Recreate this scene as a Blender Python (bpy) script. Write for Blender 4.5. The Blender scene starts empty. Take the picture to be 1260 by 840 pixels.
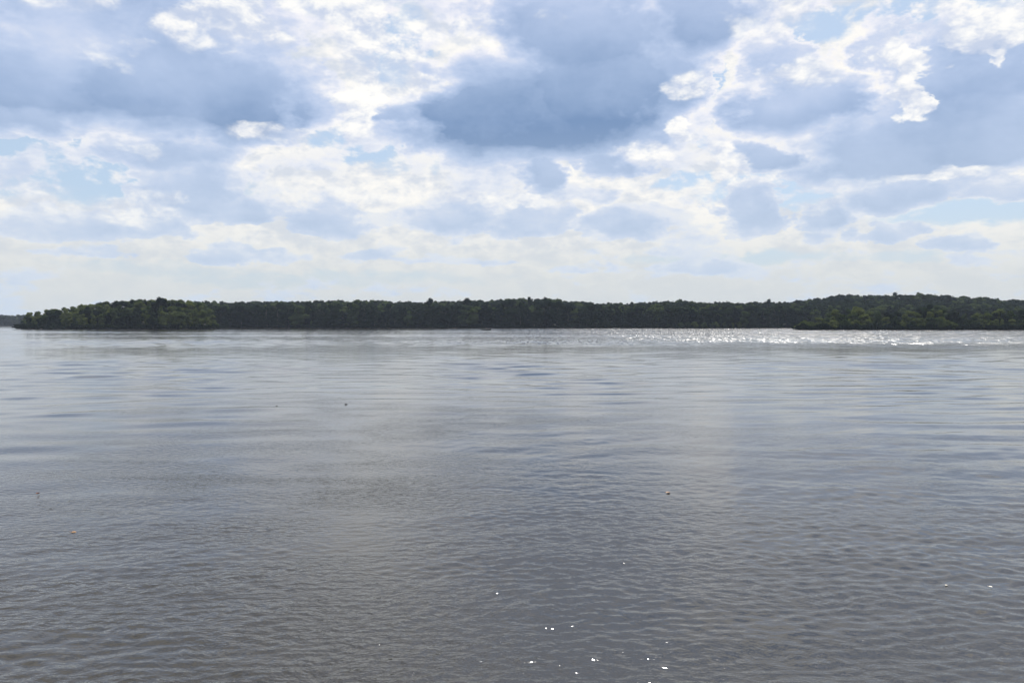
import bpy, bmesh, math, random
import numpy as np
from mathutils import Vector

random.seed(7)
RNG = np.random.default_rng(11)
R = math.radians
S = bpy.context.scene
C = S.collection

# ------------------------------------------------------------------ camera
FPX = 989.0          # focal length in photo pixels (photo is 1260 wide)
CAM_H = 3.0
HOR = 399.0          # photo row of the true horizon
cam_d = bpy.data.cameras.new('camera')
cam_d.sensor_width = 36.0
cam_d.lens = FPX / 1260.0 * 36.0
cam_d.clip_start = 0.1
cam_d.clip_end = 20000.0
cam = bpy.data.objects.new('camera', cam_d)
C.objects.link(cam)
cam.location = (0, 0, CAM_H)
cam.rotation_euler = (R(90) - math.atan((420 - HOR) / FPX), 0, 0)
S.camera = cam

# ------------------------------------------------------------------ light and exposure
SUN_EL, SUN_AZ = 59.0, 19.5          # azimuth clockwise from +Y (the view)
SKY_STRENGTH = 0.12
S.view_settings.view_transform = 'Standard'
S.view_settings.look = 'None'
S.view_settings.exposure = 0.0
S.view_settings.gamma = 1.0
S.view_settings.use_curve_mapping = False

sun_l = bpy.data.lights.new('sun', 'SUN')
sun_l.energy = 5.0
sun_l.angle = R(0.6)
sun_l.color = (1.0, 0.95, 0.87)
sun = bpy.data.objects.new('sun', sun_l)
C.objects.link(sun)
_d = Vector((math.sin(R(SUN_AZ)) * math.cos(R(SUN_EL)), math.cos(R(SUN_AZ)) * math.cos(R(SUN_EL)), math.sin(R(SUN_EL))))
sun.rotation_euler = _d.to_track_quat('Z', 'Y').to_euler()
sun.location = (200, 400, 300)

S.cycles.max_bounces = 5
S.cycles.diffuse_bounces = 2
S.cycles.glossy_bounces = 3
S.cycles.transmission_bounces = 2
S.cycles.volume_bounces = 0
S.cycles.transparent_max_bounces = 4
S.cycles.sample_clamp_indirect = 10
S.cycles.use_denoising = True


# ------------------------------------------------------------------ node helper
class NT:
    def __init__(self, tree):
        self.t = tree

    def n(self, typ, **kw):
        nd = self.t.nodes.new(typ)
        for k, v in kw.items():
            setattr(nd, k, v)
        return nd

    def put(self, sock, v):
        if v is None:
            return
        if isinstance(v, bpy.types.NodeSocket):
            self.t.links.new(v, sock)
        else:
            sock.default_value = v

    def m(self, op, a, b=None, c=None, clamp=False):
        nd = self.n('ShaderNodeMath', operation=op, use_clamp=clamp)
        self.put(nd.inputs[0], a)
        self.put(nd.inputs[1], b)
        self.put(nd.inputs[2], c)
        return nd.outputs[0]

    def v(self, op, a, b=None, s=None):
        nd = self.n('ShaderNodeVectorMath', operation=op)
        self.put(nd.inputs[0], a)
        self.put(nd.inputs[1], b)
        if s is not None:
            self.put(nd.inputs['Scale'], s)
        return nd.outputs['Value'] if op in ('LENGTH', 'DOT_PRODUCT', 'DISTANCE') else nd.outputs[0]

    def comb(self, x, y, z):
        nd = self.n('ShaderNodeCombineXYZ')
        for i, q in enumerate((x, y, z)):
            self.put(nd.inputs[i], q)
        return nd.outputs[0]

    def sep(self, v):
        nd = self.n('ShaderNodeSeparateXYZ')
        self.put(nd.inputs[0], v)
        return nd.outputs

    def noise(self, v, scale, detail=2.0, rough=0.5, lac=2.0, dist=0.0, dim='3D', color=False, typ='FBM'):
        nd = self.n('ShaderNodeTexNoise', noise_dimensions=dim, noise_type=typ)
        self.put(nd.inputs['Vector'], v)
        nd.inputs['Scale'].default_value = scale
        nd.inputs['Detail'].default_value = detail
        nd.inputs['Roughness'].default_value = rough
        nd.inputs['Lacunarity'].default_value = lac
        nd.inputs['Distortion'].default_value = dist
        return nd.outputs[1] if color else nd.outputs[0]

    def mr(self, v, a, b, c=0.0, d=1.0, smooth=True):
        nd = self.n('ShaderNodeMapRange', interpolation_type='SMOOTHSTEP' if smooth else 'LINEAR')
        self.put(nd.inputs[0], v)
        for i, q in enumerate((a, b, c, d)):
            self.put(nd.inputs[i + 1], q)
        return nd.outputs[0]

    def mix(self, f, a, b):
        nd = self.n('ShaderNodeMix', data_type='RGBA')
        self.put(nd.inputs[0], f)
        self.put(nd.inputs[6], a)
        self.put(nd.inputs[7], b)
        return nd.outputs[2]

    def ramp(self, f, stops, interp='LINEAR'):
        nd = self.n('ShaderNodeValToRGB')
        cr = nd.color_ramp
        cr.interpolation = interp
        while len(cr.elements) < len(stops):
            cr.elements.new(0.5)
        for e, (p, col) in zip(cr.elements, stops):
            e.position = p
            e.color = (*col, 1.0)
        self.put(nd.inputs[0], f)
        return nd.outputs[0]


def lin(r, g, b):
    f = lambda c: (c / 255) / 12.92 if c <= 10 else (((c / 255) + 0.055) / 1.055) ** 2.4
    return (f(r), f(g), f(b))


# ------------------------------------------------------------------ sky with clouds
# clouds are written in degrees of azimuth (from +Y, clockwise) and elevation
def deg(px, py):
    return (math.degrees(math.atan((px - 630) / FPX)), math.degrees(math.atan((HOR - py) / FPX)))


# x, y (where the cloud stands, as seen from the shore), half width, height above, depth below its widest line, weight
CLOUDS = [
    # big dark mass, left
    (60, 152, 150, 75, 34, .9), (240, 140, 145, 90, 48, .95), (150, 70, 170, 70, 90, .6), (285, 156, 85, 60, 40, 1.05), (20, 178, 80, 40, 22, .7),
    # big dark mass, middle
    (650, 156, 170, 80, 42, 1.1), (590, 150, 105, 70, 48, 1.1), (740, 120, 115, 95, 66, 1.0), (720, 40, 120, 60, 70, .85),
    (870, 25, 95, 50, 48, .9), (830, 105, 70, 60, 45, .8), (500, 148, 60, 14, 12, .62),
    # right blue grey mass
    (1105, 218, 118, 75, 30, .8), (1220, 214, 130, 90, 34, .84), (1200, 120, 100, 50, 60, .62), (1100, 100, 40, 42, 40, .5),
    (985, 145, 62, 45, 38, .78), (935, 203, 36, 18, 16, .7), (975, 85, 40, 30, 36, .5),
    # top edge
    (405, -4, 60, 30, 34, .8), (1090, -10, 70, 30, 26, .7), (160, 5, 120, 40, 30, .5),
    # small ones below
    (195, 205, 75, 18, 20, .55), (225, 248, 70, 40, 32, .6), (300, 268, 60, 20, 14, .5), (180, 285, 50, 20, 15, .45),
    (665, 215, 38, 26, 32, .72), (742, 205, 36, 18, 18, .6), (700, 240, 60, 20, 14, .4),
    (545, 275, 72, 32, 19, .52), (655, 272, 62, 28, 20, .52), (768, 275, 56, 30, 20, .5), (415, 278, 52, 30, 20, .48),
    (918, 262, 40, 36, 32, .62), (1005, 275, 42, 18, 16, .52), (1100, 255, 62, 22, 20, .55), (1215, 258, 66, 20, 16, .5),
    (1100, 300, 45, 16, 10, .42), (1182, 312, 36, 14, 9, .46), (60, 292, 75, 30, 18, .42), (100, 320, 60, 12, 8, .35),
    (300, 318, 80, 14, 9, .36), (560, 322, 90, 10, 7, .32), (720, 330, 60, 10, 7, .3), (870, 330, 60, 12, 8, .34), (450, 318, 50, 10, 7, .3),
    # overhead, above the picture
    (250, -190, 280, 110, 70, .8), (900, -260, 330, 130, 90, .85), (-250, -40, 220, 90, 60, .8), (1600, -20, 260, 110, 70, .8), (560, -480, 400, 150, 120, .8),
    (700, -150, 190, 80, 75, .95), (140, -140, 190, 80, 70, .9), (-200, 250, 160, 40, 25, .5), (1450, 270, 140, 40, 25, .5),
]
# openings of plain blue between the clouds: x, y, rx, ry, weight
HOLES = [
    (75, 228, 125, 38, 1.0), (470, 60, 48, 42, .8), (500, 15, 60, 25, .4), (880, 150, 24, 50, 1.0), (905, 110, 16, 18, .7), (965, 238, 90, 22, .9), (1225, 42, 60, 28, .8),
    (1130, 62, 60, 22, .5), (445, 185, 75, 26, .6), (1010, 55, 50, 20, .5), (820, 225, 30, 14, .5), (530, 205, 60, 14, .3), (1180, 283, 100, 12, .5), (300, 250, 40, 30, .3),
    (1180, -60, 120, 40, .7), (130, -60, 80, 20, .5),
    (400, 345, 220, 12, .35), (900, 320, 140, 10, .45), (200, 335, 160, 10, .25), (1080, 325, 120, 8, .3), (20, 215, 60, 24, .6),
]
# bright puffs standing in front of the shaded bodies
PUFFS = [
    (432, 120, 42, 60, 70, .8), (430, 30, 50, 60, 60, .75), (435, -110, 60, 80, 80, .9), (895, -90, 46, 60, 60, .8), (890, 215, 30, 40, 40, .55), (530, 40, 60, 30, 24, .5),
    (1112, 108, 27, 34, 40, .8), (1116, 158, 30, 26, 16, .8), (1215, 92, 40, 30, 22, .75), (1250, 75, 40, 30, 20, .6), (1228, 117, 14, 12, 8, .7), (850, 168, 26, 16, 10, .75),
    (285, 32, 40, 40, 34, .7), (318, 62, 30, 20, 16, .6), (150, 100, 34, 20, 20, .5), (60, 40, 60, 34, 30, .6), (375, 20, 30, 22, 20, .5), (600, 50, 40, 26, 22, .5), (990, 110, 38, 24, 18, .6),
    (1180, 60, 40, 14, 12, .5), (30, 268, 60, 22, 14, .55), (130, 278, 40, 18, 12, .45), (165, 205, 30, 14, 12, .3), (700, 30, 26, 18, 14, .35), (860, 110, 50, 18, 16, .55), (560, 245, 50, 12, 10, .5),
    (180, 260, 30, 14, 12, .5), (790, 190, 40, 14, 12, .45), (1000, 262, 36, 12, 10, .4), (240, 55, 40, 30, 40, .45),
    (90, 272, 120, 14, 16, .6), (450, 248, 50, 12, 12, .5), (640, 250, 90, 10, 10, .5), (350, 300, 60, 10, 10, .5), (480, 100, 36, 40, 40, .6), (430, 40, 40, 30, 40, .6), (960, 40, 60, 40, 30, .5), (330, 180, 70, 12, 12, .5), (1150, 240, 120, 7, 6, .5), (945, 225, 20, 12, 12, .5),
]

world = bpy.data.worlds.new('World')
S.world = world
world.use_nodes = True
wt = world.node_tree
wt.nodes.clear()
w = NT(wt)
wout = w.n('ShaderNodeOutputWorld')
wbg = w.n('ShaderNodeBackground')
wbg.inputs[1].default_value = SKY_STRENGTH
wt.links.new(wbg.outputs[0], wout.inputs[0])
sky = w.n('ShaderNodeTexSky', sky_type='NISHITA')
sky.sun_disc = False
sky.sun_elevation = R(SUN_EL)
sky.sun_rotation = R(SUN_AZ)
sky.air_density = 1.0
sky.dust_density = 1.5
sky.altitude = 100
tc = w.n('ShaderNodeTexCoord')
dirv = w.v('NORMALIZE', tc.outputs['Generated'])
dx, dy, dz = w.sep(dirv)
az = w.m('MULTIPLY', w.m('ARCTAN2', dx, dy), 180 / math.pi)
el = w.m('MULTIPLY', w.m('ARCSINE', dz), 180 / math.pi)

# cloud noise lives on the direction itself (no seam), flattened towards the horizon
sq = w.comb(dx, dy, w.m('MULTIPLY', dz, 1.7))
# finer towards the horizon (farther clouds)
nfine = w.noise(sq, 7.5, 9.0, 0.58, 2.1, 0.0)
nlow = w.noise(sq, 3.2, 3.0, 0.5)
nfar = w.noise(w.comb(dx, dy, w.m('MULTIPLY', dz, 2.6)), 17.0, 7.0, 0.6)
# the billow: same field looked up a little nearer the sun, to give each puff a bright and a dark side
off = (0.010, 0.0, 0.018)
nfine2 = w.noise(w.v('ADD', sq, off), 7.5, 9.0, 0.58, 2.1, 0.0)
def puffs(v):
    nd = w.n('ShaderNodeTexVoronoi', voronoi_dimensions='3D', feature='F1')
    w.put(nd.inputs['Vector'], v)
    nd.inputs['Scale'].default_value = 17.0
    nd.inputs['Detail'].default_value = 3.0
    nd.inputs['Roughness'].default_value = 0.55
    nd.inputs['Lacunarity'].default_value = 2.3
    nd.normalize = True
    return nd.outputs['Distance']


pw = w.v('ADD', sq, w.v('SCALE', w.v('SUBTRACT', w.noise(sq, 14.0, 3.0, 0.55, color=True), (0.5, 0.5, 0.5)), None, 0.05))
pf = w.m('SUBTRACT', 0.38, puffs(pw))
pf2 = w.m('SUBTRACT', 0.38, puffs(w.v('ADD', pw, (0.007, 0.0, 0.014))))
relief = w.m('ADD', w.m('SUBTRACT', nfine, nfine2), w.m('MULTIPLY', w.m('SUBTRACT', pf, pf2), 0.55))
warp = w.noise(sq, 5.0, 5.0, 0.6, color=True)
wx, wy, wz = w.sep(warp)
# smaller wobble low down
amp = w.mr(el, 2.0, 16.0, 0.35, 1.0)
azw = w.m('MULTIPLY_ADD', w.m('SUBTRACT', wx, 0.5), w.m('MULTIPLY', amp, 14.0), az)
elw = w.m('MULTIPLY_ADD', w.m('SUBTRACT', wy, 0.5), w.m('MULTIPLY', amp, 3.0), el)
warp2 = w.v('MULTIPLY', w.v('SUBTRACT', w.noise(w.comb(dx, dy, w.m('MULTIPLY', dz, 1.9)), 22.0, 5.0, 0.6, color=True), (0.5, 0.5, 0.5)), (6.0, 1.6, 0.0))
pos = w.v('ADD', w.comb(azw, elw, 0.0), warp2)


def blob(cx, cy, rx, up, dn, wgt, grad=0.0):
    a, e = deg(cx, cy)
    rx, up, dn = [q / FPX * 57.3 for q in (rx, up, dn)]
    q = w.v('SUBTRACT', pos, (a, e, 0))
    m = w.v('MAXIMUM', w.v('MULTIPLY', q, (1 / rx, 1 / up, 0)), w.v('MULTIPLY', q, (-1 / rx, -1 / dn, 0)))
    v = w.mr(w.v('LENGTH', m), 0.55, 1.22, wgt, 0.0, smooth=False)
    if grad:
        v = w.m('MULTIPLY_ADD', w.v('DOT_PRODUCT', q, (0, -grad / (up + dn), 0)), v, v)
    return v


acc = None
for cl in CLOUDS:
    b = blob(*cl, grad=0.62)
    if acc is None:
        acc = b
    else:
        nd = w.n('ShaderNodeMath', operation='SMOOTH_MAX')
        w.put(nd.inputs[0], acc); w.put(nd.inputs[1], b); nd.inputs[2].default_value = 0.12
        acc = nd.outputs[0]
hol = None
for (x, y, rx, ry, wgt) in HOLES:
    b = blob(x, y, rx, ry, ry, wgt)
    hol = b if hol is None else w.m('MAXIMUM', hol, b)

# noise that eats into the bodies; finer and weaker for the far low ones
nf = w.m('SUBTRACT', nfine, 0.5)
nfr = w.m('SUBTRACT', nfar, 0.5)
lowmask = w.mr(el, 4.0, 12.0, 0.0, 1.0)
nbody = w.m('ADD', w.m('MULTIPLY', nf, w.mr(lowmask, 0, 1, 0.5, 1.35)), w.m('MULTIPLY', nfr, w.mr(lowmask, 0, 1, 0.7, 0.2)))
nbody = w.m('ADD', nbody, w.m('MULTIPLY', pf, w.mr(lowmask, 0, 1, 0.35, 0.5)))
nbody = w.m('MULTIPLY', nbody, w.mr(acc, 0.35, 0.9, 1.15, 0.6))
G = w.m('ADD', acc, nbody)
# generic cloud above and beside the picture comes from the noise alone
outside = w.m('MAXIMUM', w.mr(el, 26.0, 34.0), w.mr(w.m('ABSOLUTE', az), 36.0, 46.0))
G = w.m('SUBTRACT', G, w.m('MULTIPLY', w.mr(el, 23.0, 27.0), w.m('MULTIPLY', hol, 1.2)))
G = w.m('ADD', G, w.m('MULTIPLY', outside, w.m('MULTIPLY', w.m('SUBTRACT', nlow, 0.42), 3.0)))

K = 1.0 / SKY_STRENGTH
def kc(r, g, b, s=1.0):
    l = lin(r, g, b)
    return (l[0] * K * s, l[1] * K * s, l[2] * K * s, 1.0)

# clear air: the Nishita sky, whitened by the thin high veil
base = w.mix(0.62, sky.outputs[0], kc(196, 218, 242))
base = w.mix(w.mr(el, 0.0, 9.0, 0.85, 0.0), base, kc(206, 217, 223))
# white sheet of cloud, broken by the openings
wn = w.m('ADD', w.m('ADD', w.m('MULTIPLY', nf, w.mr(el, 5.0, 13.0, 0.6, 1.6)), w.m('MULTIPLY', nfr, 0.6)), w.m('MULTIPLY', pf, 0.8))
W = w.m('SUBTRACT', w.m('ADD', 0.62, wn), w.m('MULTIPLY', hol, 1.15))
Wm = w.mr(W, 0.05, 0.55)
wcol = w.mix(w.mr(w.m('ADD', w.m('MULTIPLY', relief, 3.0), w.m('MULTIPLY', nfr, 1.6)), -0.45, 0.30), kc(218, 224, 234), kc(253, 250, 244, 1.05))
wcol = w.mix(w.mr(el, 1.0, 10.0, 0.9, 0.0), wcol, kc(217, 220, 219))
col = w.mix(w.m('MULTIPLY', Wm, w.mr(el, 0, 8, 0.75, 0.96)), base, wcol)
# bodies of the thick clouds, lit from behind: white at the thin rim, blue grey where they are deep
alpha = w.mr(G, 0.14, 0.26)
gshade = w.m('ADD', w.m('MULTIPLY_ADD', relief, w.mr(acc, 0.35, 0.9, -1.5, -0.5), G), w.m('MULTIPLY', w.m('SUBTRACT', nlow, 0.5), 0.6))
body = w.ramp(w.mr(gshade, 0.1, 1.25, smooth=False), [
    (0.0, lin(252, 250, 248)), (0.12, lin(240, 242, 250)), (0.24, lin(214, 223, 242)), (0.38, lin(196, 211, 238)),
    (0.52, lin(180, 199, 230)), (0.7, lin(163, 185, 219)), (0.88, lin(142, 167, 204)), (1.0, lin(124, 152, 192))])
body = w.v('SCALE', body, None, K)
# tops a little violet, as against the bluer undersides
body = w.mix(w.mr(el, 15.0, 23.0, 0.0, 0.30), body, w.v('MULTIPLY', body, (1.10, 1.03, 1.03)))
# air between us and the far low clouds
body = w.mix(w.mr(el, 1.0, 14.0, 0.85, 0.0, smooth=False), body, kc(203, 217, 232))
col = w.mix(alpha, col, body)
pac = None
for cl in PUFFS:
    b = blob(*cl)
    pac = b if pac is None else w.m('MAXIMUM', pac, b)
PG = w.m('ADD', pac, w.m('MULTIPLY', w.m('ADD', w.m('MULTIPLY', nf, 2.2), w.m('MULTIPLY', pf, 1.1)), w.mr(pac, 0.0, 0.6, 0.0, 1.0)))
pcol = w.mix(w.mr(relief, -0.10, 0.10), kc(206, 216, 236), kc(254, 252, 247, 1.08))
pcol = w.mix(w.mr(el, 2.0, 13.0, 0.6, 0.0), pcol, kc(222, 228, 233))
col = w.mix(w.m('MULTIPLY', w.mr(PG, 0.15, 0.85), 0.9), col, pcol)
# thin cloud glows round the sun, above the picture
sd = w.v('DOT_PRODUCT', dirv, tuple(_d))
glow = w.m('MULTIPLY_ADD', w.mr(sd, math.cos(R(35)), 1.0, 0.0, 1.0), 1.6, 1.0)
glow = w.m('MULTIPLY', glow, w.mr(el, 26.0, 42.0, 1.0, 0.9))
col = w.v('SCALE', col, None, glow)
# below the horizon: dull
col = w.mix(w.mr(el, -3.0, -0.5, 1.0, 0.0), col, kc(120, 130, 135))
wt.links.new(col, wbg.inputs[0])
world.cycles.sampling_method = 'MANUAL'
world.cycles.sample_map_resolution = 512


# ------------------------------------------------------------------ materials
def new_mat(name):
    m = bpy.data.materials.new(name)
    m.use_nodes = True
    m.node_tree.nodes.clear()
    k = NT(m.node_tree)
    out = k.n('ShaderNodeOutputMaterial')
    return m, k, out


def simple_mat(name, col, rough=0.6, var=0.25, scale=6.0, metal=0.0):
    m, k, out = new_mat(name)
    p = k.n('ShaderNodeBsdfPrincipled')
    tcn = k.n('ShaderNodeTexCoord')
    nz = k.noise(tcn.outputs['Object'], scale, 4.0)
    f = k.mr(nz, 0.3, 0.7, 1 - var, 1 + var)
    cc = k.v('SCALE', col, None, f)
    k.put(p.inputs['Base Color'], cc)
    p.inputs['Roughness'].default_value = rough
    p.inputs['Metallic'].default_value = metal
    k.t.links.new(p.outputs[0], out.inputs[0])
    return m


def leaf_mat(name, c0, c1, sat=1.0, trans=0.4):
    m, k, out = new_mat(name)
    oi = k.n('ShaderNodeObjectInfo')
    geo = k.n('ShaderNodeNewGeometry')
    nz = k.noise(geo.outputs['Position'], 0.16, 3.0)
    f = k.m('ADD', k.m('MULTIPLY', nz, 0.9), k.m('MULTIPLY', oi.outputs['Random'], 0.55))
    f = k.m('ADD', f, k.m('MULTIPLY', geo.outputs['Random Per Island'], 0.25))
    cc = k.mix(k.mr(f, 0.4, 1.3), (*c0, 1), (*c1, 1))
    d = k.n('ShaderNodeBsdfDiffuse')
    t = k.n('ShaderNodeBsdfTranslucent')
    k.put(d.inputs[0], cc)
    k.put(t.inputs[0], k.v('MULTIPLY', cc, (1.25, 1.5, 0.5)))
    mx = k.n('ShaderNodeMixShader')
    mx.inputs[0].default_value = trans
    k.t.links.new(d.outputs[0], mx.inputs[1])
    k.t.links.new(t.outputs[0], mx.inputs[2])
    k.t.links.new(mx.outputs[0], out.inputs[0])
    return m


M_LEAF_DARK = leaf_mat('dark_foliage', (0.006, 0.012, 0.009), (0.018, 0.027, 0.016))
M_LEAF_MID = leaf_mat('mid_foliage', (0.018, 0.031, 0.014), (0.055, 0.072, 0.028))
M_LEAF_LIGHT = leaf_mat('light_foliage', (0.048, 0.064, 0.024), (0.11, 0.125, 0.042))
M_PINE = leaf_mat('pine_foliage', (0.007, 0.013, 0.009), (0.016, 0.026, 0.014), trans=0.15)
M_BARK = simple_mat('bark', (0.05, 0.042, 0.035), 0.9)
M_GROUND = simple_mat('forest_floor', (0.025, 0.025, 0.015), 0.95, 0.4, 0.3)
M_BANK = simple_mat('bank_clay', (0.05, 0.038, 0.03), 0.9, 0.4, 0.5)


# ------------------------------------------------------------------ water
SPK0, SPK1 = 0.56, 0.60
RIPPLE, FAR_RIPPLE, CREST = 0.018, 0.22, 0.04


def water_material():
    m, k, out = new_mat('lake_water')
    geo = k.n('ShaderNodeNewGeometry')
    P = geo.outputs['Position']
    x, y, z = k.sep(P)
    E = 0.008
    # slow drift of the coordinates so that crests bend
    wv = k.v('SUBTRACT', k.noise(P, 0.9, 2.0, dim='2D', color=True), (0.5, 0.5, 0.5))
    Pw = k.v('ADD', P, k.v('SCALE', wv, None, 0.35))
    pa = k.noise(k.v('MULTIPLY', P, (0.35, 1.0, 1.0)), 0.09, 3.0, 0.55, dim='2D')
    pb = k.noise(k.v('MULTIPLY', P, (0.5, 1.0, 1.0)), 0.6, 2.0, 0.5, dim='2D')
    dist = k.v('LENGTH', P)
    fade = k.mr(dist, 8.0, 36.0, 1.0, FAR_RIPPLE)
    gust = k.m('MULTIPLY', k.mr(pa, 0.32, 0.66, 0.45, 1.25), k.mr(pb, 0.30, 0.68, 0.45, 1.4))
    HC = k.m('MULTIPLY', k.m('MULTIPLY', gust, fade), RIPPLE)
    # the open water far out is choppy: small steep crests in the wind
    # a gust lies over the far water to the right of the boat
    gustx = k.mr(x, -50.0, 60.0, 0.05, 1.0)
    HD = k.m('MULTIPLY', k.m('MULTIPLY', k.mr(dist, 95.0, 260.0, 0.0, CREST), gustx), k.mr(k.noise(k.v('MULTIPLY', P, (0.6, 1.0, 1.0)), 1.1, 1.0, dim='2D'), 0.50, 0.62))

    def height(v):
        c = k.noise(k.v('MULTIPLY', v, (0.6, 1.0, 1.0)), 10.5, 3.0, 0.5, dim='2D')
        d = k.noise(v, 6.0, 1.0, 0.5, dim='2D')
        return k.m('MULTIPLY_ADD', d, HD, k.m('MULTIPLY', c, HC))

    h0 = height(Pw)
    hx = height(k.v('ADD', Pw, (E, 0, 0)))
    hy = height(k.v('ADD', Pw, (0, E, 0)))
    gx = k.m('MULTIPLY', k.m('SUBTRACT', h0, hx), 1 / E)
    gy = k.m('MULTIPLY', k.m('SUBTRACT', h0, hy), 1 / E)
    # steep wavelet faces added for the sun's glitter, all leaning towards the near shore
    sp = k.mr(k.noise(k.v('MULTIPLY', P, (2.9, 0.09, 1.0)), 1.0, 2.0, 0.7, dim='2D'), SPK0, SPK1)
    sp = k.m('MULTIPLY', sp, k.m('MULTIPLY', gustx, k.mr(dist, 105.0, 155.0, 0.0, 1.0)))
    jit = k.v('SUBTRACT', k.noise(k.v('MULTIPLY', P, (3.0, 0.1, 1.0)), 1.0, 1.0, dim='2D', color=True), (0.5, 0.5, 0.5))
    lean = k.v('ADD', k.v('MULTIPLY', jit, (1.5, 0.8, 0.0)), (-0.17, -0.53, 0.0))
    nrm = k.v('NORMALIZE', k.v('ADD', k.v('ADD', geo.outputs['Normal'], k.comb(gx, gy, 0.0)), k.v('SCALE', lean, None, sp)))
    p = k.n('ShaderNodeBsdfPrincipled')
    p.inputs['Base Color'].default_value = (0.030, 0.027, 0.021, 1)
    # wavelets too small to draw roughen the far water in cat's-paws; that is where the sun glitters
    paw = k.mr(k.noise(k.v('MULTIPLY', P, (0.9, 0.035, 1.0)), 1.0, 2.0, 0.7, dim='2D'), 0.50, 0.60)
    band = k.m('MULTIPLY', k.m('MULTIPLY', gustx, k.mr(dist, 85.0, 300.0, 0.0, 1.0)), k.mr(k.noise(k.v('MULTIPLY', P, (0.02, 0.03, 1.0)), 1.0, 2.0, dim='2D'), 0.3, 0.6, 0.4, 1.0))
    k.put(p.inputs['Roughness'], k.m('ADD', k.m('MULTIPLY_ADD', sp, 0.22, 0.07), k.m('MULTIPLY', k.m('MULTIPLY', paw, band), 0.35)))
    p.inputs['IOR'].default_value = 1.5
    k.put(p.inputs['Normal'], nrm)
    k.t.links.new(p.outputs[0], out.inputs[0])
    return m


def mesh_obj(name, verts, faces, mat, parent=None, kind=None, label=None, category=None, group=None, smooth=False):
    me = bpy.data.meshes.new(name)
    me.from_pydata([tuple(v) for v in verts], [], [tuple(f) for f in faces])
    me.update()
    if mat:
        me.materials.append(mat)
    if smooth:
        me.polygons.foreach_set('use_smooth', [True] * len(me.polygons))
    o = bpy.data.objects.new(name, me)
    C.objects.link(o)
    if parent:
        o.parent = parent
    props(o, label, category, group, kind)
    return o


def props(o, label=None, category=None, group=None, kind=None):
    if label:
        o['label'] = label
    if category:
        o['category'] = category
    if group:
        o['group'] = group
    if kind:
        o['kind'] = kind
    return o


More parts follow.
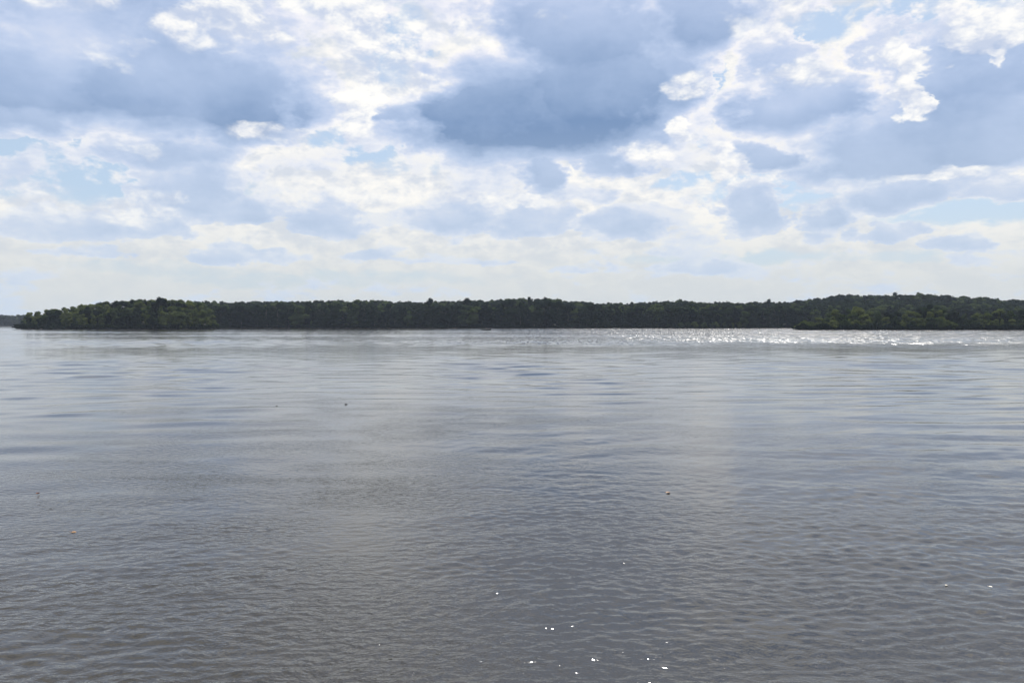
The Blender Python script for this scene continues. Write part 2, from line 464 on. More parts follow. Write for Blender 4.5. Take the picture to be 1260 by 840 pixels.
def build_water():
    """the lake: a fan of real ripples out to the far shore, and a plain sheet round it"""
    rng = np.random.default_rng(4)
    rs = [0.01, 0.5, 1.0, 1.5, 2.0, 2.4, 2.7, 2.9, 3.05, 3.2]
    while rs[-1] < 1150:
        r = rs[-1]
        rs.append(r + min(max(0.022, r * (0.0042 if r < 16 else 0.0062)), 0.62 if r < 700 else 2.5))
    rs += [1300, 1600, 2100, 3000, 4500, 7000]
    rs = np.array(rs)
    core = np.linspace(-R(43), R(43), 820)
    dth = core[1] - core[0]
    side = [core[-1]]
    while side[-1] < math.pi - 0.02:
        side.append(side[-1] + min(dth * 1.09 ** len(side), R(4)))
    side = np.array(side[1:])
    side = core[-1] + (side - core[-1]) * (math.pi - core[-1]) / (side[-1] - core[-1])
    th = np.concatenate([-side[::-1], core, side])
    nc = len(th)
    # only the wedge of water that can be seen from about here is carved; the rest is level
    carve = np.clip((R(56) - np.abs(th)) / R(13), 0, 1)[None, :] * np.clip((rs - 2.2) / 2.0, 0, 1)[:, None] * np.clip((1200 - rs) / 150.0, 0, 1)[:, None]
    RR, TH = np.meshgrid(rs, th, indexing='ij')
    Xg = (RR * np.sin(TH)).astype(np.float32)
    Yg = (RR * np.cos(TH)).astype(np.float32)
    sp = np.gradient(rs)
    spl = np.maximum(sp, rs * dth * 0.6)
    # wind patches: a slow, stretched random field
    def patch(scale, seed):
        g = np.random.default_rng(seed)
        f = np.zeros_like(Xg)
        for i in range(9):
            a = g.uniform(0, 6.28)
            kx, ky = math.cos(a) * 0.4 / scale, math.sin(a) / scale
            f += np.sin(kx * Xg + ky * Yg + g.uniform(0, 6.28)).astype(np.float32)
        return f / 3.0
    Z = np.zeros_like(Xg)
    bands = [  # wavelength range, slope near, slope far, number of waves
        (0.08, 0.15, 0.070, 0.0, 28), (0.15, 0.28, 0.062, 0.0, 26), (0.28, 0.65, 0.028, 0.020, 24), (0.65, 1.4, 0.012, 0.030, 20), (1.4, 2.6, 0.006, FARS, 18), (2.6, 4.6, 0.004, FARS, 18)]
    farw = np.clip((rs - 10) / 50.0, 0, 1) ** 0.55
    for bi, (l0, l1, sn, sf, n) in enumerate(bands):
        acc = np.zeros_like(Xg)
        for i in range(n):
            lam = math.exp(rng.uniform(math.log(l0), math.log(l1)))
            a = R(90) + rng.normal() * R(32 if bi < 3 else 22) + R(4)
            kk = 2 * math.pi / lam
            wres = np.clip((lam / spl - 2.6) / 2.5, 0, 1)
            wres = (wres * wres * (3 - 2 * wres)).astype(np.float32)
            last = int(np.nonzero(wres)[0].max()) + 1 if wres.any() else 0
            if last == 0:
                continue
            amp = math.sqrt(2.0 / n) / kk
            ph = kk * (math.cos(a) * Xg[:last] + math.sin(a) * Yg[:last]) + rng.uniform(0, 6.28)
            acc[:last] += (amp * wres[:last, None]) * np.sin(ph)
        p1 = np.clip(0.8 + 0.9 * patch(2.2 * l1 + 2.0, 20 + bi), 0.12, 2.3)
        p2 = np.clip(0.95 + 0.4 * patch(26.0, 31), 0.35, 1.6)
        lev = (sn * (1 - farw) + sf * farw)[:, None].astype(np.float32)
        Z += acc * p1 * p2 * lev
    # a calm slick runs out from the shore, left of the middle, and a fainter one right of it
    Z *= 1 - 0.65 * np.exp(-((Xg + 0.2 * Yg) / (0.6 + 0.065 * Yg)) ** 2) - 0.35 * np.exp(-((Xg - 0.27 * Yg) / (0.6 + 0.05 * Yg)) ** 2)
    Z *= carve
    nr = len(rs)
    co = np.stack([Xg, Yg, Z], 2).reshape(-1, 3)
    i0 = (np.arange(nr - 1)[:, None] * nc + np.arange(nc - 1)[None, :]).reshape(-1)
    quads = np.stack([i0, i0 + nc, i0 + nc + 1, i0 + 1], 1)[:, ::-1]
    me = bpy.data.meshes.new('water')
    me.vertices.add(len(co))
    me.vertices.foreach_set('co', co.astype(np.float32).reshape(-1))
    me.loops.add(len(quads) * 4)
    me.loops.foreach_set('vertex_index', quads.astype(np.int32).reshape(-1))
    me.polygons.add(len(quads))
    me.polygons.foreach_set('loop_start', np.arange(0, len(quads) * 4, 4, dtype=np.int32))
    me.polygons.foreach_set('use_smooth', np.ones(len(quads), dtype=bool))
    me.update(calc_edges=True)
    me.materials.append(water_material())
    o = bpy.data.objects.new('water', me)
    C.objects.link(o)
    o['kind'] = 'structure'
    print('water verts', len(co))


FARS = 0.030
build_water()


# ------------------------------------------------------------------ terrain
def interp(tab):
    xs = [t[0] for t in tab]; ys = [t[1] for t in tab]
    return lambda px: float(np.interp(px, xs, ys))


def ztop(py, D):
    return CAM_H + (HOR - py) / FPX * D


def X(px, D):
    return (px - 630) / FPX * D


def sstep(t):
    t = min(max(t, 0.0), 1.0)
    return t * t * (3 - 2 * t)


class Land:
    """one land mass: shoreline distance, ridge distance, skyline of its tree tops (photo rows) and its tree height"""
    def __init__(self, sky, d0, d1, tree, shore=None):
        self.sky, self.d0, self.d1, self.tree = interp(sky), d0, d1, tree
        self.shore = shore or (lambda px: 0.0)

    def start(self, px):
        return self.d0 + self.shore(px)

    def rd(self, px):
        return self.start(px) + self.d1 - self.d0

    def ridge(self, px):
        return max(0.6, ztop(self.sky(px), self.rd(px)) - self.tree)

    def ground(self, px, D):
        s = self.start(px)
        if D <= s:
            return 0.0
        b = 0.45 * sstep((D - s) / 4.0)
        return b + (self.ridge(px) - 0.6) * sstep((D - s) / (self.d1 - self.d0))

    def mesh(self, name, p0, p1, step, depth):
        pxs = np.arange(p0, p1 + step, step)
        ts = [-6.0, 0.0, 1.2, 2.6, 4.5, 9.0]
        full = self.d1 - self.d0
        ts += list(np.linspace(14, full, 12)) + list(np.linspace(full * 1.2, depth, 5))
        vs, fs = [], []
        for t in ts:
            for px in pxs:
                D = self.start(px) + t
                zz = self.ground(px, D) if t > 0 else (-0.6 if t < 0 else -0.02)
                if t > full * 1.15:
                    zz = zz * 0.8
                vs.append((X(px, D), D, zz))
        n = len(pxs)
        for j in range(len(ts) - 1):
            for i in range(n - 1):
                fs.append((j * n + i, j * n + i + 1, (j + 1) * n + i + 1, (j + 1) * n + i))
        o = mesh_obj(name, vs, fs, M_GROUND, kind='structure', smooth=True)
        o.data.materials.append(M_BANK)
        for k, pl in enumerate(o.data.polygons):
            if k // (n - 1) < 4:
                pl.material_index = 1
        return o


def wob(a, s, ph):
    return lambda px: a * math.sin(px / s + ph) + 0.5 * a * math.sin(px / s * 2.7 + ph * 2)


MAIN = Land([(-600, 388), (-200, 387), (15, 387.5), (70, 386), (225, 371), (250, 370), (300, 370), (340, 370.5), (400, 369), (440, 368.5), (500, 370.5), (560, 370), (600, 368.5), (640, 366.5), (680, 367),
             (700, 369), (730, 372), (770, 372), (800, 371), (835, 369.5), (870, 371), (900, 371.5), (940, 371), (985, 370), (1005, 366), (1030, 362.5), (1060, 362), (1095, 363),
             (1130, 361), (1170, 363), (1200, 365), (1260, 369), (1400, 373), (1900, 379)], 606, 820, 17.0, wob(7, 42, 0.4))


def main_shore(px):
    # a low point of land runs out at the right of the middle, a bay opens behind both headlands
    return 7 * math.sin(px / 42 + 0.4) + 4 * math.sin(px / 15.0) - 38 * math.exp(-((px - 850) / 55.0) ** 2) + 650 * sstep((215 - px) / 190.0)


MAIN.shore = main_shore
LEFT = Land([(15, 398), (24, 389), (40, 384), (60, 379.5), (80, 376), (100, 373.5), (125, 370.5), (150, 368.5), (180, 366), (205, 366), (230, 368.5), (245, 371), (255, 375), (264, 383), (270, 394)],
            484, 545, 13.0, None)


def left_shore(px):
    return 28 * ((px - 150) / 120.0) ** 4 * 0.35 + 3 * math.sin(px / 11.0)


LEFT.shore = left_shore
RIGHT = Land([(968, 396), (980, 391.5), (990, 391), (1005, 392), (1015, 386), (1030, 380), (1048, 378), (1065, 380), (1080, 383), (1110, 383), (1135, 376), (1150, 375), (1165, 379), (1175, 383), (1190, 386), (1210, 382),
              (1228, 378), (1245, 381), (1270, 380), (1330, 378), (1420, 384), (1500, 392)], 412, 452, 10.5, None)


def right_shore(px):
    return 3.5 * math.sin(px / 23.0) + 2 * math.sin(px / 9.0) + 14 * math.exp(-((px - 970) / 14.0) ** 2)


RIGHT.shore = right_shore
MAIN.mesh('terrain', -420, 1700, 12, 900)


def headland(land, name, p0, p1, step):
    """a spit of land that ends in water on every side"""
    pxs = np.arange(p0, p1 + step, step)
    full = land.d1 - land.d0
    ts = [-3, 0, 1.2, 2.6, 5, 12, 22, 32, full, full + 12, full + 24, full + 36, full + 46]
    vs, fs = [], []
    n = len(pxs)
    for t in ts:
        for i, px in enumerate(pxs):
            D = land.start(px) + t
            zz = land.ground(px, D) if t > 0 else (-0.5 if t < 0 else -0.02)
            endk = sstep(min(i, n - 1 - i) / 3.0)
            if t > full:
                zz *= 1 - sstep((t - full) / 44.0)
            vs.append((X(px, D), D, zz * endk - 0.4 * (1 - endk) - (0.5 if t == ts[-1] else 0)))
    for j in range(len(ts) - 1):
        for i in range(n - 1):
            fs.append((j * n + i, j * n + i + 1, (j + 1) * n + i + 1, (j + 1) * n + i))
    o = mesh_obj(name, vs, fs, M_GROUND, kind='structure', smooth=True)
    o.data.materials.append(M_BANK)
    for k, pl in enumerate(o.data.polygons):
        if k // (n - 1) < 3:
            pl.material_index = 1
    return o


headland(LEFT, 'hill', 14, 272, 6)
headland(RIGHT, 'hill', 966, 1500, 6)


# ------------------------------------------------------------------ trees
def crown_arrays(rng, kind, nleaf, leaf):
    """leaf clump quads for a crown of unit height 1 (tree foot at 0); returns verts (n,4,3)"""
    cents = []
    if kind == 'round':
        nl = rng.integers(9, 14)
        for i in range(nl):
            t = rng.random()
            zc = 0.12 + 0.74 * t
            rr = 0.30 * math.sqrt(max(0.05, 1 - ((zc - 0.48) / 0.48) ** 2)) * rng.uniform(0.35, 1.0)
            a = rng.uniform(0, 2 * math.pi)
            cents.append((rr * math.cos(a), rr * math.sin(a), zc, rng.uniform(0.10, 0.19), rng.uniform(0.09, 0.15)))
        cents.append((0.02, 0, 0.86, 0.13, 0.13))
        cents.append((0, 0.02, 0.45, 0.26, 0.22))
    elif kind == 'tall':
        for i in range(rng.integers(10, 14)):
            t = (i + rng.random()) / 12
            zc = 0.1 + 0.78 * min(t, 1)
            a = rng.uniform(0, 2 * math.pi)
            rr = rng.uniform(0.05, 0.17)
            cents.append((rr * math.cos(a), rr * math.sin(a), zc, rng.uniform(0.09, 0.15), rng.uniform(0.08, 0.13)))
        cents.append((0, 0, 0.9, 0.09, 0.10))
        cents.append((0, 0, 0.5, 0.15, 0.28))
    elif kind == 'pine':
        for i in range(15):
            t = (i + rng.random() * 0.8) / 15
            zc = 0.14 + 0.83 * t
            wd = 0.19 * (1 - t) ** 0.75 + 0.03
            a = rng.uniform(0, 2 * math.pi)
            rr = wd * rng.uniform(0.3, 0.9)
            cents.append((rr * math.cos(a), rr * math.sin(a), zc, wd * rng.uniform(0.5, 0.8), 0.035 + 0.02 * rng.random()))
    else:  # bush, foliage to the ground
        for i in range(rng.integers(8, 12)):
            a = rng.uniform(0, 2 * math.pi)
            zc = rng.uniform(0.16, 0.78)
            rr = rng.uniform(0.1, 0.5) * (1.05 - zc * 0.8)
            cents.append((rr * math.cos(a), rr * math.sin(a), zc, rng.uniform(0.16, 0.26), rng.uniform(0.12, 0.2)))
        cents.append((0, 0, 0.4, 0.4, 0.36))
    cents = np.array(cents)
    wts = cents[:, 3] ** 2
    idx = rng.choice(len(cents), nleaf, p=wts / wts.sum())
    d = rng.normal(size=(nleaf, 3))
    d /= np.linalg.norm(d, axis=1)[:, None]
    rad = 1 - 0.45 * rng.random(nleaf) ** 2.2
    c = cents[idx]
    p = c[:, :3] + d * np.stack([c[:, 3], c[:, 3], c[:, 4]], 1) * rad[:, None]
    p[:, 2] = np.clip(p[:, 2], 0.03, None)
    # leaf clump orientation: mostly facing out, jittered
    nrm = d * 1.0 + rng.normal(size=(nleaf, 3)) * 0.33 + np.array([0, 0, 0.35])
    nrm /= np.linalg.norm(nrm, axis=1)[:, None]
    tmp = rng.normal(size=(nleaf, 3))
    u = np.cross(nrm, tmp); u /= np.linalg.norm(u, axis=1)[:, None]
    v = np.cross(nrm, u)
    s = leaf * rng.uniform(0.55, 1.25, nleaf)[:, None]
    s2 = s * rng.uniform(0.5, 0.95, nleaf)[:, None]
    q = np.stack([p + u * s, p + v * s2 + nrm * s * 0.25, p - u * s * rng.uniform(0.6, 1, nleaf)[:, None], p - v * s2 + nrm * s * 0.1], 1)
    q[:, :, 2] = np.clip(q[:, :, 2], 0.02, None)
    # the dense twiggy inside of each bough, so that the crown is not see-through everywhere
    cores = []
    nu, nv = 8, 5
    for (cx, cy, cz, rx, rz) in cents:
        if rx < 0.07 and kind != 'pine':
            continue
        u_ = np.linspace(0, 2 * math.pi, nu + 1)
        v_ = np.linspace(-math.pi / 2, math.pi / 2, nv + 1)
        k = rng.uniform(0.72, 0.88, (nv + 1, nu + 1)); k[:, -1] = k[:, 0]
        gx = cx + rx * k * np.cos(v_)[:, None] * np.cos(u_)[None, :]
        gy = cy + rx * k * np.cos(v_)[:, None] * np.sin(u_)[None, :]
        gz = np.clip(cz + rz * k * np.sin(v_)[:, None], 0.03, None)
        g = np.stack([gx, gy, gz], 2)
        cores.append(np.stack([g[:-1, :-1], g[:-1, 1:], g[1:, 1:], g[1:, :-1]], 2).reshape(-1, 4, 3))
    return np.concatenate([q] + cores)


def quads_mesh(name, q, mat):
    n = q.shape[0]
    me = bpy.data.meshes.new(name)
    me.vertices.add(n * 4)
    me.vertices.foreach_set('co', q.reshape(-1).astype(np.float32))
    me.loops.add(n * 4)
    me.loops.foreach_set('vertex_index', np.arange(n * 4, dtype=np.int32))
    me.polygons.add(n)
    me.polygons.foreach_set('loop_start', np.arange(0, n * 4, 4, dtype=np.int32))
    me.update(calc_edges=True)
    me.validate()
    me.materials.append(mat)
    return me


def tube(vs, fs, pts, rads, n=6):
    base = len(vs)
    for k, (p, r) in enumerate(zip(pts, rads)):
        p = Vector(p)
        d = (Vector(pts[min(k + 1, len(pts) - 1)]) - Vector(pts[max(k - 1, 0)])).normalized()
        u = d.cross(Vector((0.3, 1, 0.1))).normalized()
        v = d.cross(u)
        for i in range(n):
            a = 2 * math.pi * i / n
            vs.append(tuple(p + (u * math.cos(a) + v * math.sin(a)) * r))
    for k in range(len(pts) - 1):
        for i in range(n):
            a = base + k * n + i; b = base + k * n + (i + 1) % n
            fs.append((a, b, b + n, a + n))
    fs.append(tuple(base + i for i in range(n))[::-1])
    fs.append(tuple(base + (len(pts) - 1) * n + i for i in range(n)))


def trunk_mesh(rng, kind):
    vs, fs = [], []
    top = 0.92 if kind == 'pine' else 0.75
    pts = [(0, 0, -0.06)] + [(rng.normal() * 0.006 * k, rng.normal() * 0.006 * k, top * k / 5) for k in range(1, 6)]
    r0 = 0.018 if kind != 'bush' else 0.02
    tube(vs, fs, pts, [r0 * (1 - 0.15 * k) * (1.25 if k == 0 else 1) for k in range(6)])
    for i in range(9 if kind == 'pine' else 6):
        z0 = rng.uniform(0.25, 0.7)
        a = rng.uniform(0, 6.28)
        L = 0.14 if kind == 'pine' else 0.26
        rise = 0.02 if kind == 'pine' else 0.16
        tube(vs, fs, [(0, 0, z0), (math.cos(a) * L * .5, math.sin(a) * L * .5, z0 + rise * .6), (math.cos(a) * L, math.sin(a) * L, z0 + rise)], [0.008, 0.005, 0.002], 4)
    me = bpy.data.meshes.new('trunk')
    me.from_pydata(vs, [], fs)
    me.materials.append(M_BARK)
    return me


CROWNS = {}
TRUNKS = {}
for kind, nv, nleaf, leaf in (('round', 7, 1500, 0.030), ('tall', 5, 1200, 0.026), ('pine', 4, 900, 0.028), ('bush', 4, 900, 0.05)):
    for v in range(nv):
        q = crown_arrays(RNG, kind, nleaf, leaf)
        ms = {}
        for mn, mt in (('dark', M_LEAF_DARK), ('mid', M_LEAF_MID), ('light', M_LEAF_LIGHT), ('pine', M_PINE)):
            if kind == 'pine' and mn != 'pine':
                continue
            if kind != 'pine' and mn == 'pine':
                continue
            ms[mn] = quads_mesh('crown', q, mt)
        CROWNS.setdefault(kind, []).append(ms)
    TRUNKS[kind] = [trunk_mesh(RNG, kind) for _ in range(3)]

TREE_COUNT = [0]


def tree(x, y, z, h, kind, tone, label, group, name=None, wide=1.0, rng=random):
    TREE_COUNT[0] += 1
    nm = name or {'round': 'broadleaf_tree', 'tall': 'broadleaf_tree', 'pine': 'pine_tree', 'bush': 'shoreline_bush'}[kind]
    root = bpy.data.objects.new(nm, None)
    C.objects.link(root)
    root.location = (x, y, z)
    root.rotation_euler = (0, 0, rng.uniform(0, 6.28))
    root.scale = (h * wide, h * wide, h)
    root.empty_display_size = 0.1
    props(root, label, {'round': 'tree', 'tall': 'tree', 'pine': 'pine tree', 'bush': 'bush'}[kind], group)
    cm = rng.choice(CROWNS[kind])
    c = bpy.data.objects.new('crown', cm['pine' if kind == 'pine' else tone])
    c.parent = root
    C.objects.link(c)
    t = bpy.data.objects.new('trunk', rng.choice(TRUNKS[kind]))
    t.parent = root
    C.objects.link(t)
    return root


def seg(px, table):
    for lim, txt in table:
        if px < lim:
            return txt
    return table[-1][1]


SEG_MAIN = [(330, 'behind the tip of the left headland'), (400, 'a little right of the left headland'), (480, 'in the left third of the view'), (560, 'left of the boat'),
            (640, 'behind the boat'), (735, 'under the highest part of the skyline'), (825, 'among the pines right of the middle'), (905, 'behind the low point of land'), (2000, 'in the dip before the right headland')]
SEG_LEFT = [(85, 'near its low left end'), (140, 'on its left slope'), (190, 'left of its highest tree'), (240, 'right of its highest tree'), (400, 'by its right end')]
SEG_RIGHT = [(1040, 'left of the bright green dome'), (1105, 'right of the bright green dome'), (1170, 'beneath the hilltop knobs'), (1215, 'right of the largest dark tree'), (3000, 'at the right edge of the view')]


def wood_tree(land, px, D, top_py, kind, tone, label, group, wide=1.0, minh=5.0, maxh=25.0):
    g = land.ground(px, D) - 0.15
    h = min(max(ztop(top_py, D) - g, minh), maxh)
    return tree(X(px, D), D, g, h, kind, tone, label, group, wide=wide)


rr = random.Random(3)
# left headland, four rows
GL = 'trees crowding the left headland'
for row, (dd, frac, step) in enumerate(((5, 0.56, 11.5), (17, 0.74, 12.5), (32, 0.89, 12.5), (44, 0.97, 10.5), (56, 1.0, 9.0))):
    px = 27 + row * 3
    while px < 266 - row * 3.0:
        D = LEFT.start(px) + dd + rr.uniform(-3, 3)
        s = LEFT.sky(px)
        top = 403 - (403 - s) * frac * rr.uniform(0.93, 1.03)
        if px > 236:
            lab, grp, tone = 'olive green tree ' + ['at the waterline', 'low on the slope', 'high on the slope', 'near the top', 'on the crest'][row] + ' of the rounded right end of the left headland', 'olive trees at the tip of the left headland', 'light' if row < 3 else 'mid'
        elif row == 0 and px < 75:
            lab, grp, tone = 'dark low tree at the thin left end of the left headland', 'low trees at the left end of the left headland', 'dark'
        else:
            tone = rr.choice(['dark', 'mid', 'light', 'light'])
            where = 'at the waterline of' if row == 0 else ('halfway up' if row < 3 else 'along the crest of')
            lab = {'dark': 'very dark', 'mid': 'mid green', 'light': 'yellowish green'}[tone] + ' tree ' + where + ' the left headland, ' + seg(px, SEG_LEFT)
            grp = GL
        wood_tree(LEFT, px, D, top, rr.choice(['round', 'round', 'tall']), tone, lab, grp, wide=rr.uniform(0.95, 1.2), minh=4)
        px += step * rr.uniform(0.75, 1.25)
wood_tree(LEFT, 196, LEFT.start(196) + 20, 364.5, 'round', 'dark', 'tallest and darkest rounded tree rising above the crest of the left headland', None, 0.9)

# main shore front, two rows
GM = 'trees lining the far shore'
for row, (dd, base, step) in enumerate(((5, 381, 11.0), (20, 375, 14.5))):
    px = 272 + row * 4
    while px < 985:
        D = MAIN.start(px) + dd + rr.uniform(-4, 4)
        s = MAIN.sky(px)
        top = s + (8.5 if row == 0 else 4.5) + rr.uniform(-4.5, 4.5)
        if 735 < px < 875:
            top += 4
            kind = rr.choice(['pine', 'pine', 'tall'])
        else:
            kind = rr.choice(['round', 'round', 'tall', 'pine'])
        if px > 905:
            top += 3
        tone = rr.choice(['dark'] * 6 + ['mid'])
        w0 = 'dark pointed pine' if kind == 'pine' else ('dark leafy tree' if tone == 'dark' else 'greener leafy tree')
        lab = w0 + (' on the far waterline, ' if row == 0 else ' in the far second row, ') + seg(px, SEG_MAIN)
        wood_tree(MAIN, px, D, top, kind, tone, lab, GM + (' (pines)' if kind == 'pine' else ''), wide=rr.uniform(0.95, 1.3), minh=8)
        px += step * rr.uniform(0.75, 1.3)
# bushes at the water on the low point
for i in range(9):
    px = 838 + i * 9 + rr.uniform(-2, 2)
    wood_tree(MAIN, px, MAIN.start(px) + 1.5, 397 - rr.uniform(0, 4), 'bush', rr.choice(['mid', 'light']), 'low green bush on the small point below the far wood, right of centre', 'bushes on the low point', 1.1, minh=3)
# trees standing out of the skyline
for (px, D, top, kind, tone, lab) in (
        (529, 700, 366.0, 'tall', 'dark', 'small pointed treetop sticking up above the far skyline, left of the boat'),
        (575, 690, 365.5, 'round', 'dark', 'rounded treetop bulging above the far skyline just left of the boat'),
        (651, 660, 364.5, 'tall', 'dark', 'left one of two tall crowns at the highest stretch of the far wood'),
        (671, 662, 365.0, 'tall', 'dark', 'right one of two tall crowns at the highest stretch of the far wood'),
        (836, 830, 367.2, 'round', 'mid', 'pale rounded crown swelling above the dark pines right of the middle'),
        (946, 720, 367.4, 'tall', 'dark', 'lone pointed treetop left of the foot of the right hill'),
        (980, 730, 368.0, 'round', 'dark', 'small round treetop in the dip before the right hill begins'),
        (1101, 845, 358.8, 'round', 'dark', 'left one of the two knobs of foliage on top of the right hill'),
        (1130, 845, 359.0, 'round', 'mid', 'broader right one of the two knobs of foliage on top of the right hill')):
    g = MAIN.ground(px, D)
    tree(X(px, D), D, g - 0.2, max(10, ztop(top, D) - g + 0.2), kind, tone, lab, None, wide=0.85)

# right headland, three rows
for row, (dd, frac, step) in enumerate(((4, 0.55, 12.0), (14, 0.8, 13.0), (27, 1.0, 12.5))):
    px = 982 + row * 5
    while px < 1345:
        D = RIGHT.start(px) + dd + rr.uniform(-2.5, 2.5)
        s = RIGHT.sky(px)
        f = frac * rr.uniform(0.85, 1.05) if row < 2 else rr.uniform(0.93, 1.02)
        top = 405 - (405 - s) * f
        if px < 1003:
            kind, tone, lab, grp = 'bush', 'light', 'bright olive bush at the left tip of the right headland', 'bushes at the tip of the right headland'
        else:
            kind = rr.choice(['round', 'round', 'bush', 'tall'] if row == 0 else ['round', 'round', 'tall'])
            tone = rr.choice(['mid', 'light', 'light', 'dark'])
            nm = 'bush' if kind == 'bush' else 'tree'
            lab = {'dark': 'dark green ', 'mid': 'mid green ', 'light': 'yellowish green '}[tone] + nm + (' low' if row == 0 else ' midway' if row == 1 else ' high up') + ' on the right headland, ' + seg(px, SEG_RIGHT)
            grp = 'bushes along the right headland' if kind == 'bush' else 'trees along the right headland'
        wood_tree(RIGHT, px, D, top, kind, tone, lab, grp, wide=rr.uniform(1.0, 1.35), minh=3)
        px += step * rr.uniform(0.75, 1.3)
wood_tree(RIGHT, 1053, RIGHT.start(1053) + 20, 376.5, 'round', 'light', 'large bright green dome of a tree at the left part of the right headland', None, 1.1)
wood_tree(RIGHT, 1143, RIGHT.start(1143) + 18, 373.5, 'round', 'dark', 'largest dark rounded tree of the right headland, under the hilltop knobs', None, 1.15)
print('trees', TREE_COUNT[0])


# the wood behind, one mass
def forest_mass(name, land, p0, p1, d_list, seed, label, tones=(M_LEAF_DARK, M_LEAF_MID)):
    rng = np.random.default_rng(seed)
    lib = [crown_arrays(rng, k, 230, s) for k, s in (('round', 0.05), ('round', 0.05), ('tall', 0.045), ('round', 0.05), ('pine', 0.04))]
    parts = [[] for _ in tones]
    for (dd, step, sag) in d_list:
        px = p0 + rng.uniform(0, step)
        while px < p1:
            D = land.start(px) + (dd if dd < 150 else land.d1 - land.d0 + (dd - 250))
            D = max(D, land.start(px) + 24) + rng.uniform(-7, 7)
            g = land.ground(px, D) - 0.2
            top = ztop(land.sky(px) + sag, land.d1) if dd >= 250 else g + land.tree
            h = land.tree * rng.uniform(0.82, 1.08)
            if dd > 150:
                zt = ztop(land.sky(px) + rng.uniform(-1.0, 2.8), D)
                h = min(max(zt - g, 6), 21)
            q = lib[rng.integers(len(lib))].copy()
            a = rng.uniform(0, 6.28)
            ca, sa = math.cos(a), math.sin(a)
            xy = q[:, :, :2] @ np.array([[ca, sa], [-sa, ca]])
            wd = h * rng.uniform(1.1, 1.7)
            q = np.concatenate([xy * wd, q[:, :, 2:3] * h], 2) + np.array([X(px, D), D, g])
            parts[rng.integers(len(tones))].append(q)
            px += step * rng.uniform(0.7, 1.35)
    allq = np.concatenate([np.concatenate(p) for p in parts])
    me = quads_mesh(name, allq, tones[0])
    for t in tones[1:]:
        me.materials.append(t)
    mi = np.concatenate([np.full(sum(len(a) for a in p), i, dtype=np.int32) for i, p in enumerate(parts)])
    me.polygons.foreach_set('material_index', mi)
    o = bpy.data.objects.new(name, me)
    C.objects.link(o)
    props(o, label, 'woodland', None, 'stuff')
    return o


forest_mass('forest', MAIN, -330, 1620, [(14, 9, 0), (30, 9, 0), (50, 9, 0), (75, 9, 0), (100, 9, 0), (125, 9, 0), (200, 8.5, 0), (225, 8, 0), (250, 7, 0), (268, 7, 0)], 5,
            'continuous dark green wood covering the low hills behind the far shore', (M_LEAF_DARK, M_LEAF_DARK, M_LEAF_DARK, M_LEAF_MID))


def undergrowth(land, p0, p1, seed, label):
    rng = np.random.default_rng(seed)
    lib = [crown_arrays(rng, 'bush', 60, 0.11) for _ in range(4)]
    out = []
    px = p0
    while px < p1:
        D = land.start(px) + rng.uniform(0.5, 4.5)
        h = rng.uniform(1.6, 4.0)
        q = lib[rng.integers(4)].copy()
        a = rng.uniform(0, 6.28)
        ca, sa = math.cos(a), math.sin(a)
        q = np.concatenate([q[:, :, :2] @ np.array([[ca, sa], [-sa, ca]]) * h * 1.3, q[:, :, 2:3] * h], 2) + np.array([X(px, D), D, max(0.0, land.ground(px, D) - 0.1)])
        out.append(q)
        px += rng.uniform(0.8, 2.6)
    me = quads_mesh('undergrowth', np.concatenate(out), M_LEAF_DARK)
    o = bpy.data.objects.new('undergrowth', me)
    C.objects.link(o)
    props(o, label, 'undergrowth', None, 'stuff')


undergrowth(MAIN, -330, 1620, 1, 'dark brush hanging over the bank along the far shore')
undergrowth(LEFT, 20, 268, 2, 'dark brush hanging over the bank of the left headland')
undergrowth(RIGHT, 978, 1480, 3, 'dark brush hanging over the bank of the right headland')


# ------------------------------------------------------------------ fishing boat
def box(vs, fs, c, s):
    b = len(vs)
    for dz in (-1, 1):
        for dy in (-1, 1):
            for dxx in (-1, 1):
                vs.append((c[0] + dxx * s[0] / 2, c[1] + dy * s[1] / 2, c[2] + dz * s[2] / 2))
    for f in ((0, 2, 3, 1), (4, 5, 7, 6), (0, 1, 5, 4), (2, 6, 7, 3), (0, 4, 6, 2), (1, 3, 7, 5)):
        fs.append(tuple(b + i for i in f))


M_HULL = simple_mat('dull_green_hull', (0.012, 0.015, 0.015), 0.45, 0.15, 2.0)
M_DECK = simple_mat('grey_deck', (0.22, 0.22, 0.20), 0.7)
M_MOTOR = simple_mat('black_motor', (0.02, 0.02, 0.022), 0.35)
M_METAL = simple_mat('brushed_metal', (0.5, 0.5, 0.5), 0.35, 0.1, 8, 1.0)
M_SHIRT = simple_mat('grey_shirt', (0.12, 0.13, 0.15), 0.85)
M_PANTS = simple_mat('dark_trousers', (0.03, 0.035, 0.05), 0.9)
M_SKIN = simple_mat('skin', (0.42, 0.25, 0.18), 0.55, 0.05)
M_HAT = simple_mat('tan_cap', (0.25, 0.2, 0.13), 0.85)
BD = 402.0
BX = X(598.5, BD)
boat = bpy.data.objects.new('fishing_boat', None)
C.objects.link(boat)
boat.location = (BX, BD, 0)
boat.rotation_euler = (0, 0, R(12))
props(boat, 'small low fishing boat lying still before the far wooded shore', 'boat')
